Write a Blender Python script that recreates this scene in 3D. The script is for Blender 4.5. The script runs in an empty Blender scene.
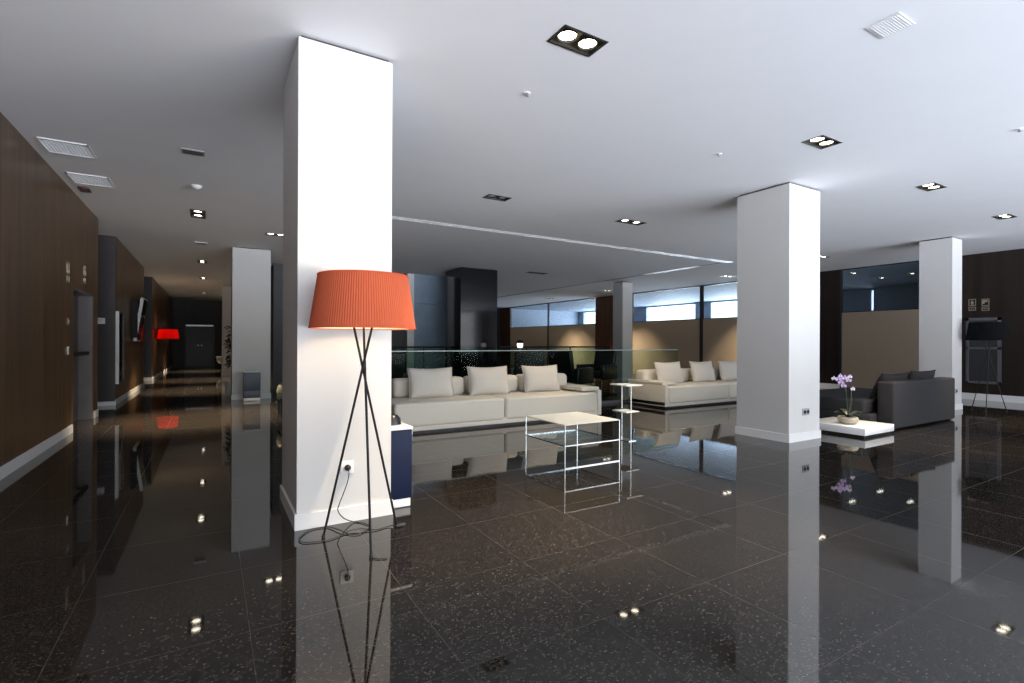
import bpy, bmesh, math, random
from mathutils import Vector, Matrix
C = bpy.context.scene.collection
PI = math.pi
random.seed(7)
HC = 3.174            # ceiling height
# ------------------------------------------------------------------ helpers
class MB:
    """collects shapes, linked as one mesh object"""
    def __init__(s): s.v = []; s.f = []; s.sm = []
    def add(s, vs, fs, smooth=False):
        o = len(s.v); s.v += [tuple(v) for v in vs]
        s.f += [tuple(i + o for i in f) for f in fs]; s.sm += [smooth] * len(fs)
        return s
    def box(s, x0, x1, y0, y1, z0, z1):
        vs = [(x, y, z) for z in (z0, z1) for y in (y0, y1) for x in (x0, x1)]
        return s.add(vs, [(0, 2, 3, 1), (4, 5, 7, 6), (0, 1, 5, 4), (2, 6, 7, 3), (0, 4, 6, 2), (1, 3, 7, 5)])
    def quad(s, a, b, c, d): return s.add([a, b, c, d], [(0, 1, 2, 3)])
    def rbox(s, x0, x1, y0, y1, z0, z1, r, seg=3):
        bm = bmesh.new()
        bmesh.ops.create_cube(bm, size=1)
        for v in bm.verts:
            v.co = Vector(((x0 + x1) / 2 + v.co.x * (x1 - x0), (y0 + y1) / 2 + v.co.y * (y1 - y0), (z0 + z1) / 2 + v.co.z * (z1 - z0)))
        bmesh.ops.bevel(bm, geom=bm.edges[:], offset=r, segments=seg, profile=.5, affect='EDGES')
        bm.verts.index_update()
        s.add([v.co.copy() for v in bm.verts], [[v.index for v in f.verts] for f in bm.faces], True)
        bm.free(); return s
    def lathe(s, prof, c=(0, 0, 0), n=32, capb=False, capt=False):
        vs = [];fs = []
        for r, z in prof:
            for k in range(n):
                a = 2 * PI * k / n; vs.append((c[0] + r * math.cos(a), c[1] + r * math.sin(a), c[2] + z))
        for i in range(len(prof) - 1):
            for k in range(n):
                fs.append((i * n + k, i * n + (k + 1) % n, (i + 1) * n + (k + 1) % n, (i + 1) * n + k))
        if capb: fs.append(tuple(reversed(range(n))))
        if capt: fs.append(tuple(range((len(prof) - 1) * n, len(prof) * n)))
        return s.add(vs, fs, True)
    def tube(s, pts, r, n=8, caps=True):
        pts = [Vector(p) for p in pts]; rr = r if isinstance(r, (list, tuple)) else [r] * len(pts)
        vs = []; fs = []; up = None
        for i, p in enumerate(pts):
            t = (pts[min(i + 1, len(pts) - 1)] - pts[max(i - 1, 0)])
            t.normalize()
            if up is None: up = Vector((0, 0, 1)) if abs(t.z) < .9 else Vector((1, 0, 0))
            a = t.cross(up); a.normalize(); b = a.cross(t); b.normalize(); up = b
            for k in range(n):
                q = 2 * PI * k / n
                vs.append(p + (a * math.cos(q) + b * math.sin(q)) * rr[i])
        for i in range(len(pts) - 1):
            for k in range(n):
                fs.append((i * n + k, i * n + (k + 1) % n, (i + 1) * n + (k + 1) % n, (i + 1) * n + k))
        if caps: fs += [tuple(reversed(range(n))), tuple(range((len(pts) - 1) * n, len(pts) * n))]
        return s.add(vs, fs, True)
    def xform(s, M):
        s.v = [tuple(M @ Vector(v)) for v in s.v]; return s
    def build(s, name, mat, parent=None, loc=None, auto=40):
        me = bpy.data.meshes.new(name); me.from_pydata(s.v, [], s.f)
        bm = bmesh.new(); bm.from_mesh(me); bmesh.ops.recalc_face_normals(bm, faces=bm.faces[:]); bm.to_mesh(me); bm.free()
        if any(s.sm):
            for p, q in zip(me.polygons, s.sm): p.use_smooth = q
            try: me.set_sharp_from_angle(angle=math.radians(auto))
            except Exception: pass
        me.materials.append(mat); me.update()
        o = bpy.data.objects.new(name, me); C.objects.link(o)
        if parent: o.parent = parent
        if loc: o.location = loc
        return o
def tag(o, label=None, cat=None, group=None, kind=None):
    if label: o['label'] = label
    if cat: o['category'] = cat
    if group: o['group'] = group
    if kind: o['kind'] = kind
    return o
def thing(name, loc, label, cat, group=None, rz=0):
    o = bpy.data.objects.new(name, None); C.objects.link(o); o.location = loc; o.rotation_euler = (0, 0, rz)
    o.empty_display_size = .1
    return tag(o, label, cat, group)
def struct(name, mb, mat, parent=None): return tag(mb.build(name, mat, parent), kind='structure')
def smooth_path(pts, n=8):
    P = [Vector(p) for p in pts]; out = []
    for i in range(len(P) - 1):
        p0 = P[max(i - 1, 0)]; p1 = P[i]; p2 = P[i + 1]; p3 = P[min(i + 2, len(P) - 1)]
        for k in range(n):
            t = k / n
            out.append(.5 * ((2 * p1) + (p2 - p0) * t + (2 * p0 - 5 * p1 + 4 * p2 - p3) * t * t + (3 * p1 - p0 - 3 * p2 + p3) * t ** 3))
    return out + [P[-1]]
def copy_tree(o, parent=None):
    c = o.copy(); C.objects.link(c)
    if parent: c.parent = parent
    for ch in list(o.children): copy_tree(ch, c)
    return c
# ------------------------------------------------------------------ materials
def newmat(name):
    m = bpy.data.materials.new(name); m.use_nodes = True; nt = m.node_tree
    return m, nt, nt.nodes['Principled BSDF']
def mat(name, col, rough=.5, metal=0, spec=.5, emit=None, es=0, noise=0, nscale=30, bump=0, bscale=200, coat=0):
    m, nt, b = newmat(name)
    b.inputs['Base Color'].default_value = (*col, 1); b.inputs['Roughness'].default_value = rough
    b.inputs['Metallic'].default_value = metal; b.inputs['Specular IOR Level'].default_value = spec
    b.inputs['Coat Weight'].default_value = coat
    if emit: b.inputs['Emission Color'].default_value = (*emit, 1); b.inputs['Emission Strength'].default_value = es
    tc = nt.nodes.new('ShaderNodeTexCoord')
    if noise:
        n = nt.nodes.new('ShaderNodeTexNoise'); n.inputs['Scale'].default_value = nscale; n.inputs['Detail'].default_value = 4
        nt.links.new(tc.outputs['Object'], n.inputs['Vector'])
        r = nt.nodes.new('ShaderNodeValToRGB')
        r.color_ramp.elements[0].position = .3; r.color_ramp.elements[1].position = .7
        r.color_ramp.elements[0].color = (*[c * (1 - noise) for c in col], 1); r.color_ramp.elements[1].color = (*[min(1, c * (1 + noise)) for c in col], 1)
        nt.links.new(n.outputs['Fac'], r.inputs['Fac']); nt.links.new(r.outputs['Color'], b.inputs['Base Color'])
    if bump:
        n2 = nt.nodes.new('ShaderNodeTexNoise'); n2.inputs['Scale'].default_value = bscale; n2.inputs['Detail'].default_value = 3
        nt.links.new(tc.outputs['Object'], n2.inputs['Vector'])
        bp = nt.nodes.new('ShaderNodeBump'); bp.inputs['Strength'].default_value = bump; bp.inputs['Distance'].default_value = .01
        nt.links.new(n2.outputs['Fac'], bp.inputs['Height']); nt.links.new(bp.outputs['Normal'], b.inputs['Normal'])
    return m
def wood_mat(name, dark, light, rough=.32, panel=1.2):
    m, nt, b = newmat(name)
    tc = nt.nodes.new('ShaderNodeTexCoord'); mp = nt.nodes.new('ShaderNodeMapping'); mp.inputs['Scale'].default_value = (5.5, 5.5, .22)
    nt.links.new(tc.outputs['Object'], mp.inputs['Vector'])
    n = nt.nodes.new('ShaderNodeTexNoise'); n.inputs['Scale'].default_value = 1.6; n.inputs['Detail'].default_value = 8; n.inputs['Roughness'].default_value = .65
    nt.links.new(mp.outputs['Vector'], n.inputs['Vector'])
    r = nt.nodes.new('ShaderNodeValToRGB'); r.color_ramp.elements[0].position = .36; r.color_ramp.elements[1].position = .66
    r.color_ramp.elements[0].color = (*dark, 1); r.color_ramp.elements[1].color = (*light, 1)
    nt.links.new(n.outputs['Fac'], r.inputs['Fac'])
    # veneer sheets: a slightly different tone per sheet along Y
    sp = nt.nodes.new('ShaderNodeSeparateXYZ'); nt.links.new(tc.outputs['Object'], sp.inputs['Vector'])
    dv = nt.nodes.new('ShaderNodeMath'); dv.operation = 'DIVIDE'; dv.inputs[1].default_value = panel; nt.links.new(sp.outputs['Y'], dv.inputs[0])
    fr = nt.nodes.new('ShaderNodeMath'); fr.operation = 'FRACT'; nt.links.new(dv.outputs[0], fr.inputs[0])
    gt = nt.nodes.new('ShaderNodeMath'); gt.operation = 'LESS_THAN'; gt.inputs[1].default_value = .006; nt.links.new(fr.outputs[0], gt.inputs[0])
    mx = nt.nodes.new('ShaderNodeMixRGB'); mx.inputs['Color2'].default_value = (dark[0] * .4, dark[1] * .4, dark[2] * .4, 1)
    nt.links.new(gt.outputs[0], mx.inputs['Fac']); nt.links.new(r.outputs['Color'], mx.inputs['Color1'])
    nt.links.new(mx.outputs['Color'], b.inputs['Base Color'])
    b.inputs['Roughness'].default_value = rough; b.inputs['Specular IOR Level'].default_value = .4
    return m
def glass_mat(name, tint=(.9, .95, .93), refl=1.0, ior=1.45):
    m, nt, b = newmat(name); nt.nodes.remove(b)
    out = nt.nodes['Material Output']
    t = nt.nodes.new('ShaderNodeBsdfTransparent'); t.inputs['Color'].default_value = (*tint, 1)
    g = nt.nodes.new('ShaderNodeBsdfGlossy'); g.inputs['Roughness'].default_value = .01
    f = nt.nodes.new('ShaderNodeFresnel'); f.inputs['IOR'].default_value = ior
    ml = nt.nodes.new('ShaderNodeMath'); ml.operation = 'MULTIPLY'; ml.inputs[1].default_value = refl
    nt.links.new(f.outputs[0], ml.inputs[0])
    mx = nt.nodes.new('ShaderNodeMixShader'); nt.links.new(ml.outputs[0], mx.inputs['Fac'])
    nt.links.new(t.outputs[0], mx.inputs[1]); nt.links.new(g.outputs[0], mx.inputs[2]); nt.links.new(mx.outputs[0], out.inputs['Surface'])
    return m
def granite_mat():
    m, nt, b = newmat('polished_granite'); L = nt.links.new; N = nt.nodes.new
    tc = N('ShaderNodeTexCoord')
    # flecks: stretched cells, two layers in two directions
    def flecks(rot, sc, thr, off):
        mp = N('ShaderNodeMapping'); mp.inputs['Rotation'].default_value = (0, 0, rot); mp.inputs['Scale'].default_value = sc; mp.inputs['Location'].default_value = (off, off, 0)
        L(tc.outputs['Object'], mp.inputs['Vector'])
        v = N('ShaderNodeTexVoronoi'); v.voronoi_dimensions = '2D'; v.inputs['Scale'].default_value = 1; L(mp.outputs['Vector'], v.inputs['Vector'])
        sx = N('ShaderNodeSeparateColor'); L(v.outputs['Color'], sx.inputs['Color'])
        r = N('ShaderNodeMapRange'); r.inputs['From Min'].default_value = thr; r.inputs['From Max'].default_value = 1; L(sx.outputs['Red'], r.inputs['Value'])
        d = N('ShaderNodeMapRange'); d.inputs['From Min'].default_value = .5; d.inputs['From Max'].default_value = .3; L(v.outputs['Distance'], d.inputs['Value'])
        m_ = N('ShaderNodeMath'); m_.operation = 'MULTIPLY'; L(r.outputs[0], m_.inputs[0]); L(d.outputs[0], m_.inputs[1]); return m_.outputs[0]
    f1 = flecks(.4, (85, 100, 1), .55, 0); f2 = flecks(-.7, (62, 85, 1), .80, 11); f3 = flecks(1.2, (90, 90, 1), .1, 23)
    mxx = N('ShaderNodeMath'); mxx.operation = 'MAXIMUM'; L(f1, mxx.inputs[0]); L(f2, mxx.inputs[1])
    base = N('ShaderNodeMixRGB'); base.inputs['Color1'].default_value = (.008, .0068, .006, 1); base.inputs['Color2'].default_value = (.024, .0195, .0165, 1); L(f3, base.inputs['Fac'])
    fl = N('ShaderNodeMixRGB'); fl.inputs['Color2'].default_value = (.068, .056, .043, 1); L(mxx.outputs[0], fl.inputs['Fac']); L(base.outputs['Color'], fl.inputs['Color1'])
    # joints: slabs .667 square, grid aligned with the room
    mp = N('ShaderNodeMapping'); mp.inputs['Rotation'].default_value = (0, 0, PI / 2); mp.inputs['Location'].default_value = (.0, -.0, 0)
    sp = N('ShaderNodeSeparateXYZ'); L(tc.outputs['Object'], sp.inputs['Vector']); cb = N('ShaderNodeCombineXYZ')
    ax = N('ShaderNodeMath'); ax.operation = 'ADD'; ax.inputs[1].default_value = 66.7 - 1.69; L(sp.outputs['Y'], ax.inputs[0])
    ay = N('ShaderNodeMath'); ay.operation = 'ADD'; ay.inputs[1].default_value = 66.7 - .1435; L(sp.outputs['X'], ay.inputs[0])
    L(ax.outputs[0], cb.inputs['X']); L(ay.outputs[0], cb.inputs['Y'])
    br = N('ShaderNodeTexBrick'); br.offset = 0; br.inputs['Scale'].default_value = 1; br.inputs['Mortar Size'].default_value = .0012; br.inputs['Mortar Smooth'].default_value = .0
    br.inputs['Brick Width'].default_value = .667; br.inputs['Row Height'].default_value = .667
    br.inputs['Color1'].default_value = (1, 1, 1, 1); br.inputs['Color2'].default_value = (.82, .82, .82, 1)
    L(cb.outputs[0], br.inputs['Vector'])
    mu = N('ShaderNodeMixRGB'); mu.blend_type = 'MULTIPLY'; mu.inputs['Fac'].default_value = 1; L(fl.outputs['Color'], mu.inputs['Color1']); L(br.outputs['Color'], mu.inputs['Color2'])
    jt = N('ShaderNodeMixRGB'); jt.inputs['Color2'].default_value = (.05, .041, .031, 1); L(br.outputs['Fac'], jt.inputs['Fac']); L(mu.outputs['Color'], jt.inputs['Color1'])
    L(jt.outputs['Color'], b.inputs['Base Color'])
    rr = N('ShaderNodeMapRange'); rr.inputs['To Min'].default_value = .035; rr.inputs['To Max'].default_value = .3; L(br.outputs['Fac'], rr.inputs['Value']); L(rr.outputs[0], b.inputs['Roughness'])
    b.inputs['IOR'].default_value = 1.5; b.inputs['Specular IOR Level'].default_value = .5
    return m
def shade_mat(name, col, inner, trans=.45):
    m, nt, b = newmat(name); L = nt.links.new; N = nt.nodes.new
    out = nt.nodes['Material Output']
    tc = N('ShaderNodeTexCoord'); n = N('ShaderNodeTexNoise'); n.inputs['Scale'].default_value = 9; n.inputs['Detail'].default_value = 2
    mp = N('ShaderNodeMapping'); mp.inputs['Scale'].default_value = (8, 8, .3); L(tc.outputs['Object'], mp.inputs['Vector']); L(mp.outputs[0], n.inputs['Vector'])
    r = N('ShaderNodeMixRGB'); r.inputs['Color1'].default_value = (*[c * .82 for c in col], 1); r.inputs['Color2'].default_value = (*[min(1, c * 1.1) for c in col], 1); L(n.outputs['Fac'], r.inputs['Fac'])
    L(r.outputs[0], b.inputs['Base Color']); b.inputs['Roughness'].default_value = .75; b.inputs['Specular IOR Level'].default_value = .2
    t = N('ShaderNodeBsdfTranslucent'); t.inputs['Color'].default_value = (*inner, 1)
    mx = N('ShaderNodeMixShader'); mx.inputs['Fac'].default_value = trans
    L(b.outputs[0], mx.inputs[1]); L(t.outputs[0], mx.inputs[2]); L(mx.outputs[0], out.inputs['Surface'])
    return m
M = dict(
    floor=granite_mat(),
    ceiling=mat('ceiling_paint', (.80, .80, .81), .85, spec=.2, noise=.01, nscale=3),
    column=mat('column_paint', (.60, .59, .575), .42, spec=.35, noise=.01, nscale=4),
    base=mat('baseboard_paint', (.74, .73, .72), .35, spec=.4),
    wood=wood_mat('walnut_veneer', (.055, .029, .014), (.17, .092, .042)),
    woodr=wood_mat('wenge_veneer', (.013, .008, .0065), (.026, .0155, .0115), .42),
    woodred=wood_mat('red_brown_veneer', (.10, .040, .020), (.17, .075, .040), .4),
    dark=mat('charcoal_paint', (.03, .03, .034), .5, noise=.1, nscale=6),
    darkwall=mat('dark_plaster', (.035, .034, .036), .6, noise=.1, nscale=5),
    endwall=mat('slate_end_wall', (.055, .057, .064), .5, noise=.1, nscale=6),
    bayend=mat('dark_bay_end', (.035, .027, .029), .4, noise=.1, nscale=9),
    door=mat('grey_door_leaf', (.085, .09, .105), .4, noise=.08, nscale=8),
    doorw=wood_mat('door_veneer', (.035, .027, .023), (.06, .047, .041), .4),
    jamb=mat('grey_jamb', (.13, .115, .115), .4, noise=.05, nscale=9),
    blackgloss=mat('black_gloss_cladding', (.008, .008, .010), .08, spec=.45, noise=.2, nscale=2),
    blueglass=mat('blue_grey_lacquer', (.30, .39, .50), .22, spec=.6, noise=.1, nscale=2),
    white=mat('white_lacquer', (.78, .78, .77), .3, noise=.01),
    cream=mat('cream_lacquer', (.80, .78, .70), .45, noise=.01),
    whitemetal=mat('white_powder_coat', (.75, .75, .73), .35, noise=.01),
    alu=mat('brushed_aluminium', (.62, .62, .63), .3, 1, noise=.05, nscale=60),
    chrome=mat('chrome', (.62, .62, .62), .12, 1, noise=.02),
    black=mat('black_metal', (.008, .008, .009), .55, spec=.3, noise=.1),
    rubber=mat('black_rubber', (.012, .012, .013), .55, noise=.1),
    frame=mat('dark_steel_frame', (.06, .06, .055), .35, .6, noise=.1),
    grey=mat('grey_plastic', (.32, .33, .34), .5, noise=.03),
    greydark=mat('dark_grey_plastic', (.10, .10, .11), .5, noise=.05),
    navy=mat('navy_blue_panel', (.006, .011, .036), .55, spec=.2, noise=.1, nscale=5),
    slate=mat('blue_grey_panel', (.065, .08, .115), .4, noise=.05, nscale=5),
    sofa=mat('ivory_upholstery', (.62, .58, .50), .85, spec=.2, noise=.03, nscale=60, bump=.12, bscale=350),
    pillow=mat('ivory_pillow_cloth', (.56, .525, .47), .9, spec=.15, noise=.03, nscale=60, bump=.15, bscale=400),
    char=mat('charcoal_upholstery', (.027, .0265, .029), .85, spec=.2, noise=.08, nscale=80, bump=.15, bscale=350),
    charp=mat('charcoal_pillow_cloth', (.022, .019, .021), .9, spec=.15, noise=.1, nscale=60, bump=.2, bscale=300),
    leather=mat('black_leather', (.012, .012, .013), .35, noise=.1, bump=.1, bscale=120),
    beige=mat('beige_frosted_film', (.42, .33, .235), .38, spec=.3, noise=.02, nscale=2),
    lens=mat('glowing_lamp_lens', (1, .95, .85), .3, emit=(1, .90, .72), es=14),
    lensdim=mat('lamp_lens_off', (.55, .55, .52), .25),
    refl=mat('reflector', (.55, .50, .40), .25, .8, noise=.05),
    housing=mat('dark_reflector_housing', (.10, .09, .07), .35, .5, noise=.05),
    glow=mat('glowing_opal_glass', (1, 1, 1), .3, emit=(1, .95, .85), es=2.2),
    beigefilm=shade_mat('beige_frosted_film', (.46, .38, .29), (.55, .44, .32), .35),
    glass=glass_mat('clear_glass', (.86, .92, .95), .35),
    glassr=glass_mat('greenish_railing_glass', (.80, .88, .84), .04),
    glassedge=mat('green_glass_edge', (.42, .52, .48), .15, noise=.02),
    pot=mat('speckled_stoneware', (.42, .36, .27), .6, noise=.25, nscale=60, bump=.3, bscale=90),
    leaf=mat('orchid_leaf', (.020, .032, .014), .4, noise=.3, nscale=20),
    stem=mat('orchid_stem', (.045, .055, .025), .5, noise=.2),
    petal=mat('lilac_petal', (.50, .36, .60), .6, noise=.2, nscale=60),
    petalw=mat('pale_petal', (.62, .55, .62), .6, noise=.1, nscale=60),
    lip=mat('purple_petal_lip', (.30, .10, .38), .6, noise=.1),
    foliage=mat('dark_foliage', (.012, .018, .010), .6, noise=.4, nscale=15),
    red=mat('red_plastic', (.07, .008, .010), .45, noise=.05),
    shade=shade_mat('pleated_orange_ribbon', (.64, .165, .085), (.86, .34, .13), .48),
    shadered=shade_mat('pleated_red_ribbon', (.62, .02, .015), (.8, .04, .02), .5),
    shadeblack=mat('pleated_black_ribbon', (.004, .0045, .005), .9, spec=.1, noise=.2, nscale=30),
    lining=mat('cream_shade_lining', (.8, .72, .58), .8, noise=.02),
    screen=mat('dark_screen', (.006, .006, .008), .08, noise=.1),
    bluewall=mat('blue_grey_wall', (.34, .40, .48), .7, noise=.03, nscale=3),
    bulb=mat('warm_bulb', (1, .9, .7), .4, emit=(1, .74, .42), es=20),
    liner=mat('black_bin_liner', (.010, .010, .012), .3, noise=.2),
    sign=mat('brushed_sign_metal', (.55, .47, .38), .35, .6, noise=.1, nscale=40),
    paper=mat('white_sign_paper', (.62, .66, .68), .5, noise=.03),
    vase=mat('olive_ceramic', (.16, .155, .10), .4, noise=.1),
)
# ------------------------------------------------------------------ the room
XW = 14.30       # glazed partition / right wall
XL = -1.566      # wood wall on the left
YF = -3.6        # window side behind the camera
struct('floor', MB().box(-2.7, 20.4, YF - .1, 29, -.2, 0), M['floor'])

# ceiling with real recesses: (x0,x1,y0,y1)
holes = []
def hole(cx, cy, w, d): holes.append((cx - w / 2, cx + w / 2, cy - d / 2, cy + d / 2)); return (cx, cy, w, d)
DL = [  # cx, cy, w, d, lit lamps, name, label
    (2.055, 2.63, .33, .18, 2, 'twin square-framed ceiling spotlight nearest the camera, both lamps glowing'),
    (5.13, 2.71, .33, .18, 2, 'lit twin ceiling spotlight in front of the big right-hand column'),
    (7.75, 2.77, .33, .18, 2, 'lit twin ceiling spotlight right of the big right-hand column, nearer one'),
    (10.51, 2.83, .33, .18, 2, 'lit twin ceiling spotlight farthest to the right, above the black tripod lamp'),
    (5.87, 6.10, .50, .18, 2, 'lit long ceiling spotlight over the white sofas, before the slot diffuser'),
    (3.34, 6.03, .33, .18, 0, 'unlit ceiling spotlight above the first white sofa'),
    (11.90, 6.28, .33, .18, 2, 'small lit ceiling spotlight seen just right of the big right-hand column'),
    (7.90, 11.92, .60, .22, 0, 'unlit long ceiling spotlight beside the black glossy pillar'),
    (12.87, 18.4, .40, .20, 2, 'lit spotlight by the farther glass partition, left of the brown panel'),
    (12.87, 14.6, .40, .20, 2, 'lit spotlight in front of the brown panel and slim column'),
    (13.05, 9.55, .40, .20, 2, 'lit spotlight just left of the big right-hand column, by the glass partition'),
    (-.178, 9.22, .18, .55, 1, 'lit spotlight over the corridor, nearest of its row'),
    (-.19, 14.7, .18, .50, 1, 'lit spotlight over the corridor, second of its row'),
    (-.21, 18.5, .18, .50, 1, 'lit spotlight over the corridor, third of its row'),
    (-.24, 24.0, .18, .50, 1, 'lit spotlight over the corridor, last before the far dark doors'),
    (1.02, 10.25, .33, .18, 2, 'lit ceiling spotlight seen between the near white column and the corridor column'),
]
for d in DL: hole(*d[:4])
BEY = [(15.36, 7.27, .33, .18), (17.15, 7.35, .33, .18), (16.75, 6.44, .33, .18)]
for d in BEY: hole(*d)
SL1 = (1.25, 10.80, 7.79, 7.91); SL2 = (10.63, 10.75, 8.70, 10.55)
holes += [SL1, SL2]
def ceiling_mesh(x0, x1, y0, y1):
    xs = sorted(set([x0, x1] + [v for h in holes for v in h[:2] if x0 < v < x1])); ys = sorted(set([y0, y1] + [v for h in holes for v in h[2:] if y0 < v < y1]))
    mb = MB(); idx = {}
    def vid(i, j):
        if (i, j) not in idx: idx[(i, j)] = len(mb.v); mb.v.append((xs[i], ys[j], HC))
        return idx[(i, j)]
    for i in range(len(xs) - 1):
        for j in range(len(ys) - 1):
            cx, cy = (xs[i] + xs[i + 1]) / 2, (ys[j] + ys[j + 1]) / 2
            if any(h[0] < cx < h[1] and h[2] < cy < h[3] for h in holes): continue
            mb.f.append((vid(i, j), vid(i, j + 1), vid(i + 1, j + 1), vid(i + 1, j))); mb.sm.append(False)
    mb.box(x0, x1, y0, y1, HC + .28, HC + .34)
    for a in ((x0, x0 + .05, y0, y1), (x1 - .05, x1, y0, y1), (x0, x1, y0, y0 + .05), (x0, x1, y1 - .05, y1)): mb.box(*a, HC + .001, HC + .28)
    return mb
struct('ceiling', ceiling_mesh(-2.7, XW + .06, YF - .1, 29), M['ceiling'])
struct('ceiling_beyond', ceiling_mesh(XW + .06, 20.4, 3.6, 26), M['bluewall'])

# left: veneered wall with a doorway, then two projecting wall bays down the corridor
D0, D1, DT = 8.73, 10.05, 1.92
struct('wall_left', MB().box(-2.2, XL, YF, D0, 0, HC).box(-2.2, XL, D1, 10.42, 0, HC).box(-2.2, XL, D0, D1, DT, HC), M['wood'])
struct('wall_corridor_bay', MB().box(-2.65, -1.545, 12.0, 16.7, 0, HC), M['wood'])
struct('wall_corridor_far', MB().box(-2.65, -1.545, 18.95, 28.3, 0, HC), M['wood'])
struct('wall_recess', MB().box(-2.7, -2.65, YF, 28.3, 0, HC), M['darkwall'])
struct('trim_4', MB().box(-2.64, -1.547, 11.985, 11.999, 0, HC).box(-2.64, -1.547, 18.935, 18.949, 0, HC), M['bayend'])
d = struct('door_1', MB().box(-1.80, -1.74, D0, D1, 0, DT), M['doorw'])
MB().box(-1.74, XL - .003, D1 - .03, D1, 0, DT).box(-1.74, XL - .003, D0, D0 + .03, 0, DT).box(-1.74, XL - .003, D0, D1, DT - .03, DT).build('door_frame', M['jamb'], d)
MB().tube([(-1.74, D0 + .12, 1.02), (-1.62, D0 + .12, 1.02)], .02).tube([(-1.74, D1 - .15, 1.02), (-1.62, D1 - .15, 1.02)], .02).box(-1.645, -1.595, D0 + .06, D1 - .1, .995, 1.045).build('push_bar', M['black'], d)
MB().box(-1.74, -1.60, D0 + .03, D0 + .33, DT - .10, DT - .035).build('door_closer', M['black'], d)
bh = .105
struct('baseboard_left', MB().box(XL, XL + .014, YF, D0 - .06, 0, bh).box(XL, XL + .014, D1 + .08, 10.434, 0, bh)
       .box(-2.2, XL + .014, 10.42, 10.434, 0, bh).box(-2.64, -1.531, 11.97, 11.984, 0, .075).box(-1.545, -1.531, 12.0, 16.7, 0, .10)
       .box(-2.64, -1.531, 18.92, 18.934, 0, .10).box(-1.545, -1.531, 18.95, 28.2, 0, .10), M['base'])
# corridor end with a dark double door
struct('wall_corridor_end', MB().box(-2.7, .8, 28.2, 28.4, 0, HC).box(.6, .8, 24.6, 28.2, 0, HC), M['endwall'])
for i, (a, b_) in enumerate(((-1.0, -.45), (-.44, .1))):
    dd = struct('door_%d' % (i + 2), MB().box(a, b_, 28.14, 28.2, 0, 1.92), M['door'])
    MB().box(b_ - .09 if i == 0 else a + .04, b_ - .04 if i == 0 else a + .09, 28.09, 28.14, 1.0, 1.05).build('door_handle', M['alu'], dd)
struct('trim_1', MB().box(-1.0, .1, 28.08, 28.2, 1.93, 1.99), M['alu'])
struct('trim_2', MB().box(-1.0, .1, 28.12, 28.2, 0.0, .03).box(-1.06, -1.0, 28.1, 28.2, 0, 1.99).box(.1, .16, 28.1, 28.2, 0, 1.99), M['greydark'])
# lounge: far wall, dark core behind the glass railing
struct('wall_far', MB().box(.6, XW, 25.4, 25.6, 0, HC), M['darkwall'])
struct('wall_core', MB().box(1.35, 4.80, 14.0, 17.0, 0, HC), M['dark'])
# right: glazed partition running along the lounge, wood bays between
ws = MB(); wr = MB()
wr.box(XW, XW + .12, 15.75, 16.95, 0, HC).box(XW, XW + .12, 24.3, 25.4, 0, HC)
ws.box(XW, XW + .12, 7.08, 8.3, 0, HC).box(XW, XW + .12, YF, 4.95, 0, HC)
struct('wall_right', ws, M['woodr']); struct('wall_panels', wr, M['woodred'])
struct('wall_pier', MB().box(XW, XW + .12, 14.8, 15.75, 0, HC), M['column'])
struct('baseboard_right', MB().box(XW - .014, XW, YF, 4.95, 0, .14).box(XW - .014, XW, 7.08, 8.3, 0, .14), M['base'])
panes = [(20.60, 24.28), (16.97, 20.56), (11.53, 14.78), (8.32, 11.45), (4.97, 7.06)]
for i, (a, b_) in enumerate(panes):
    w = struct('window_%d' % (i + 1), MB().box(XW, XW + .06, a, b_, 2.03, 2.05).box(XW, XW + .06, a, b_, HC - .03, HC).box(XW, XW + .06, a - .03, a + .02, 0, HC).box(XW, XW + .06, b_ - .02, b_ + .03, 0, HC), M['frame'])
    MB().box(XW + .025, XW + .037, a + .02, b_ - .02, 2.05, HC - .03).build('pane', M['glass'], w)
    tag(MB().box(XW + .02, XW + .045, a + .02, b_ - .02, .0, 2.03).build('frosted_panel', M['beigefilm'], w), 'beige frosted lower panel')
# the room beyond the partition, with its own daylight windows plus one added unseen opening
XB = 20.0
op = [(16.42, 19.6), (12.2, 15.52), (8.80, 8.87)]
bw = MB().box(XW + .12, XB, 25.4, 25.6, 0, HC).box(XW + .12, XB, 3.6, 3.75, 0, HC).box(XB, XB + .15, 3.6, 25.6, 0, .9).box(XB, XB + .15, 3.6, 25.6, 3.10, HC)
edges = [3.6, 8.80, 8.87, 12.2, 15.52, 16.42, 19.6, 25.6]
for a, b_ in ((3.6, 8.80), (8.87, 12.2), (15.52, 16.42), (19.6, 20.7), (24.9, 25.6)): bw.box(XB, XB + .15, a, b_, .9, 3.10)  # gap before the last pier: unseen opening added to brighten the end wall
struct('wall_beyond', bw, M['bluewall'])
# window side behind the camera: sill, piers, head
wf = MB().box(-2.7, XW + .2, YF - .2, YF, 0, .06).box(-2.7, XW + .2, YF - .2, YF, 3.0, HC).box(-2.7, -1.45, YF - .2, YF, .06, 3.0).box(13.7, XW + .2, YF - .2, YF, .06, 3.0)
for x in (.3, 3.0, 5.8, 8.6, 11.4): wf.box(x - .05, x + .05, YF - .2, YF, .06, 3.0)
struct('wall_front', wf, M['column'])
struct('wall_beyond_front', MB().box(XW + .13, XB + .4, YF - .1, 3.6, 0, HC), M['bluewall'])

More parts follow.
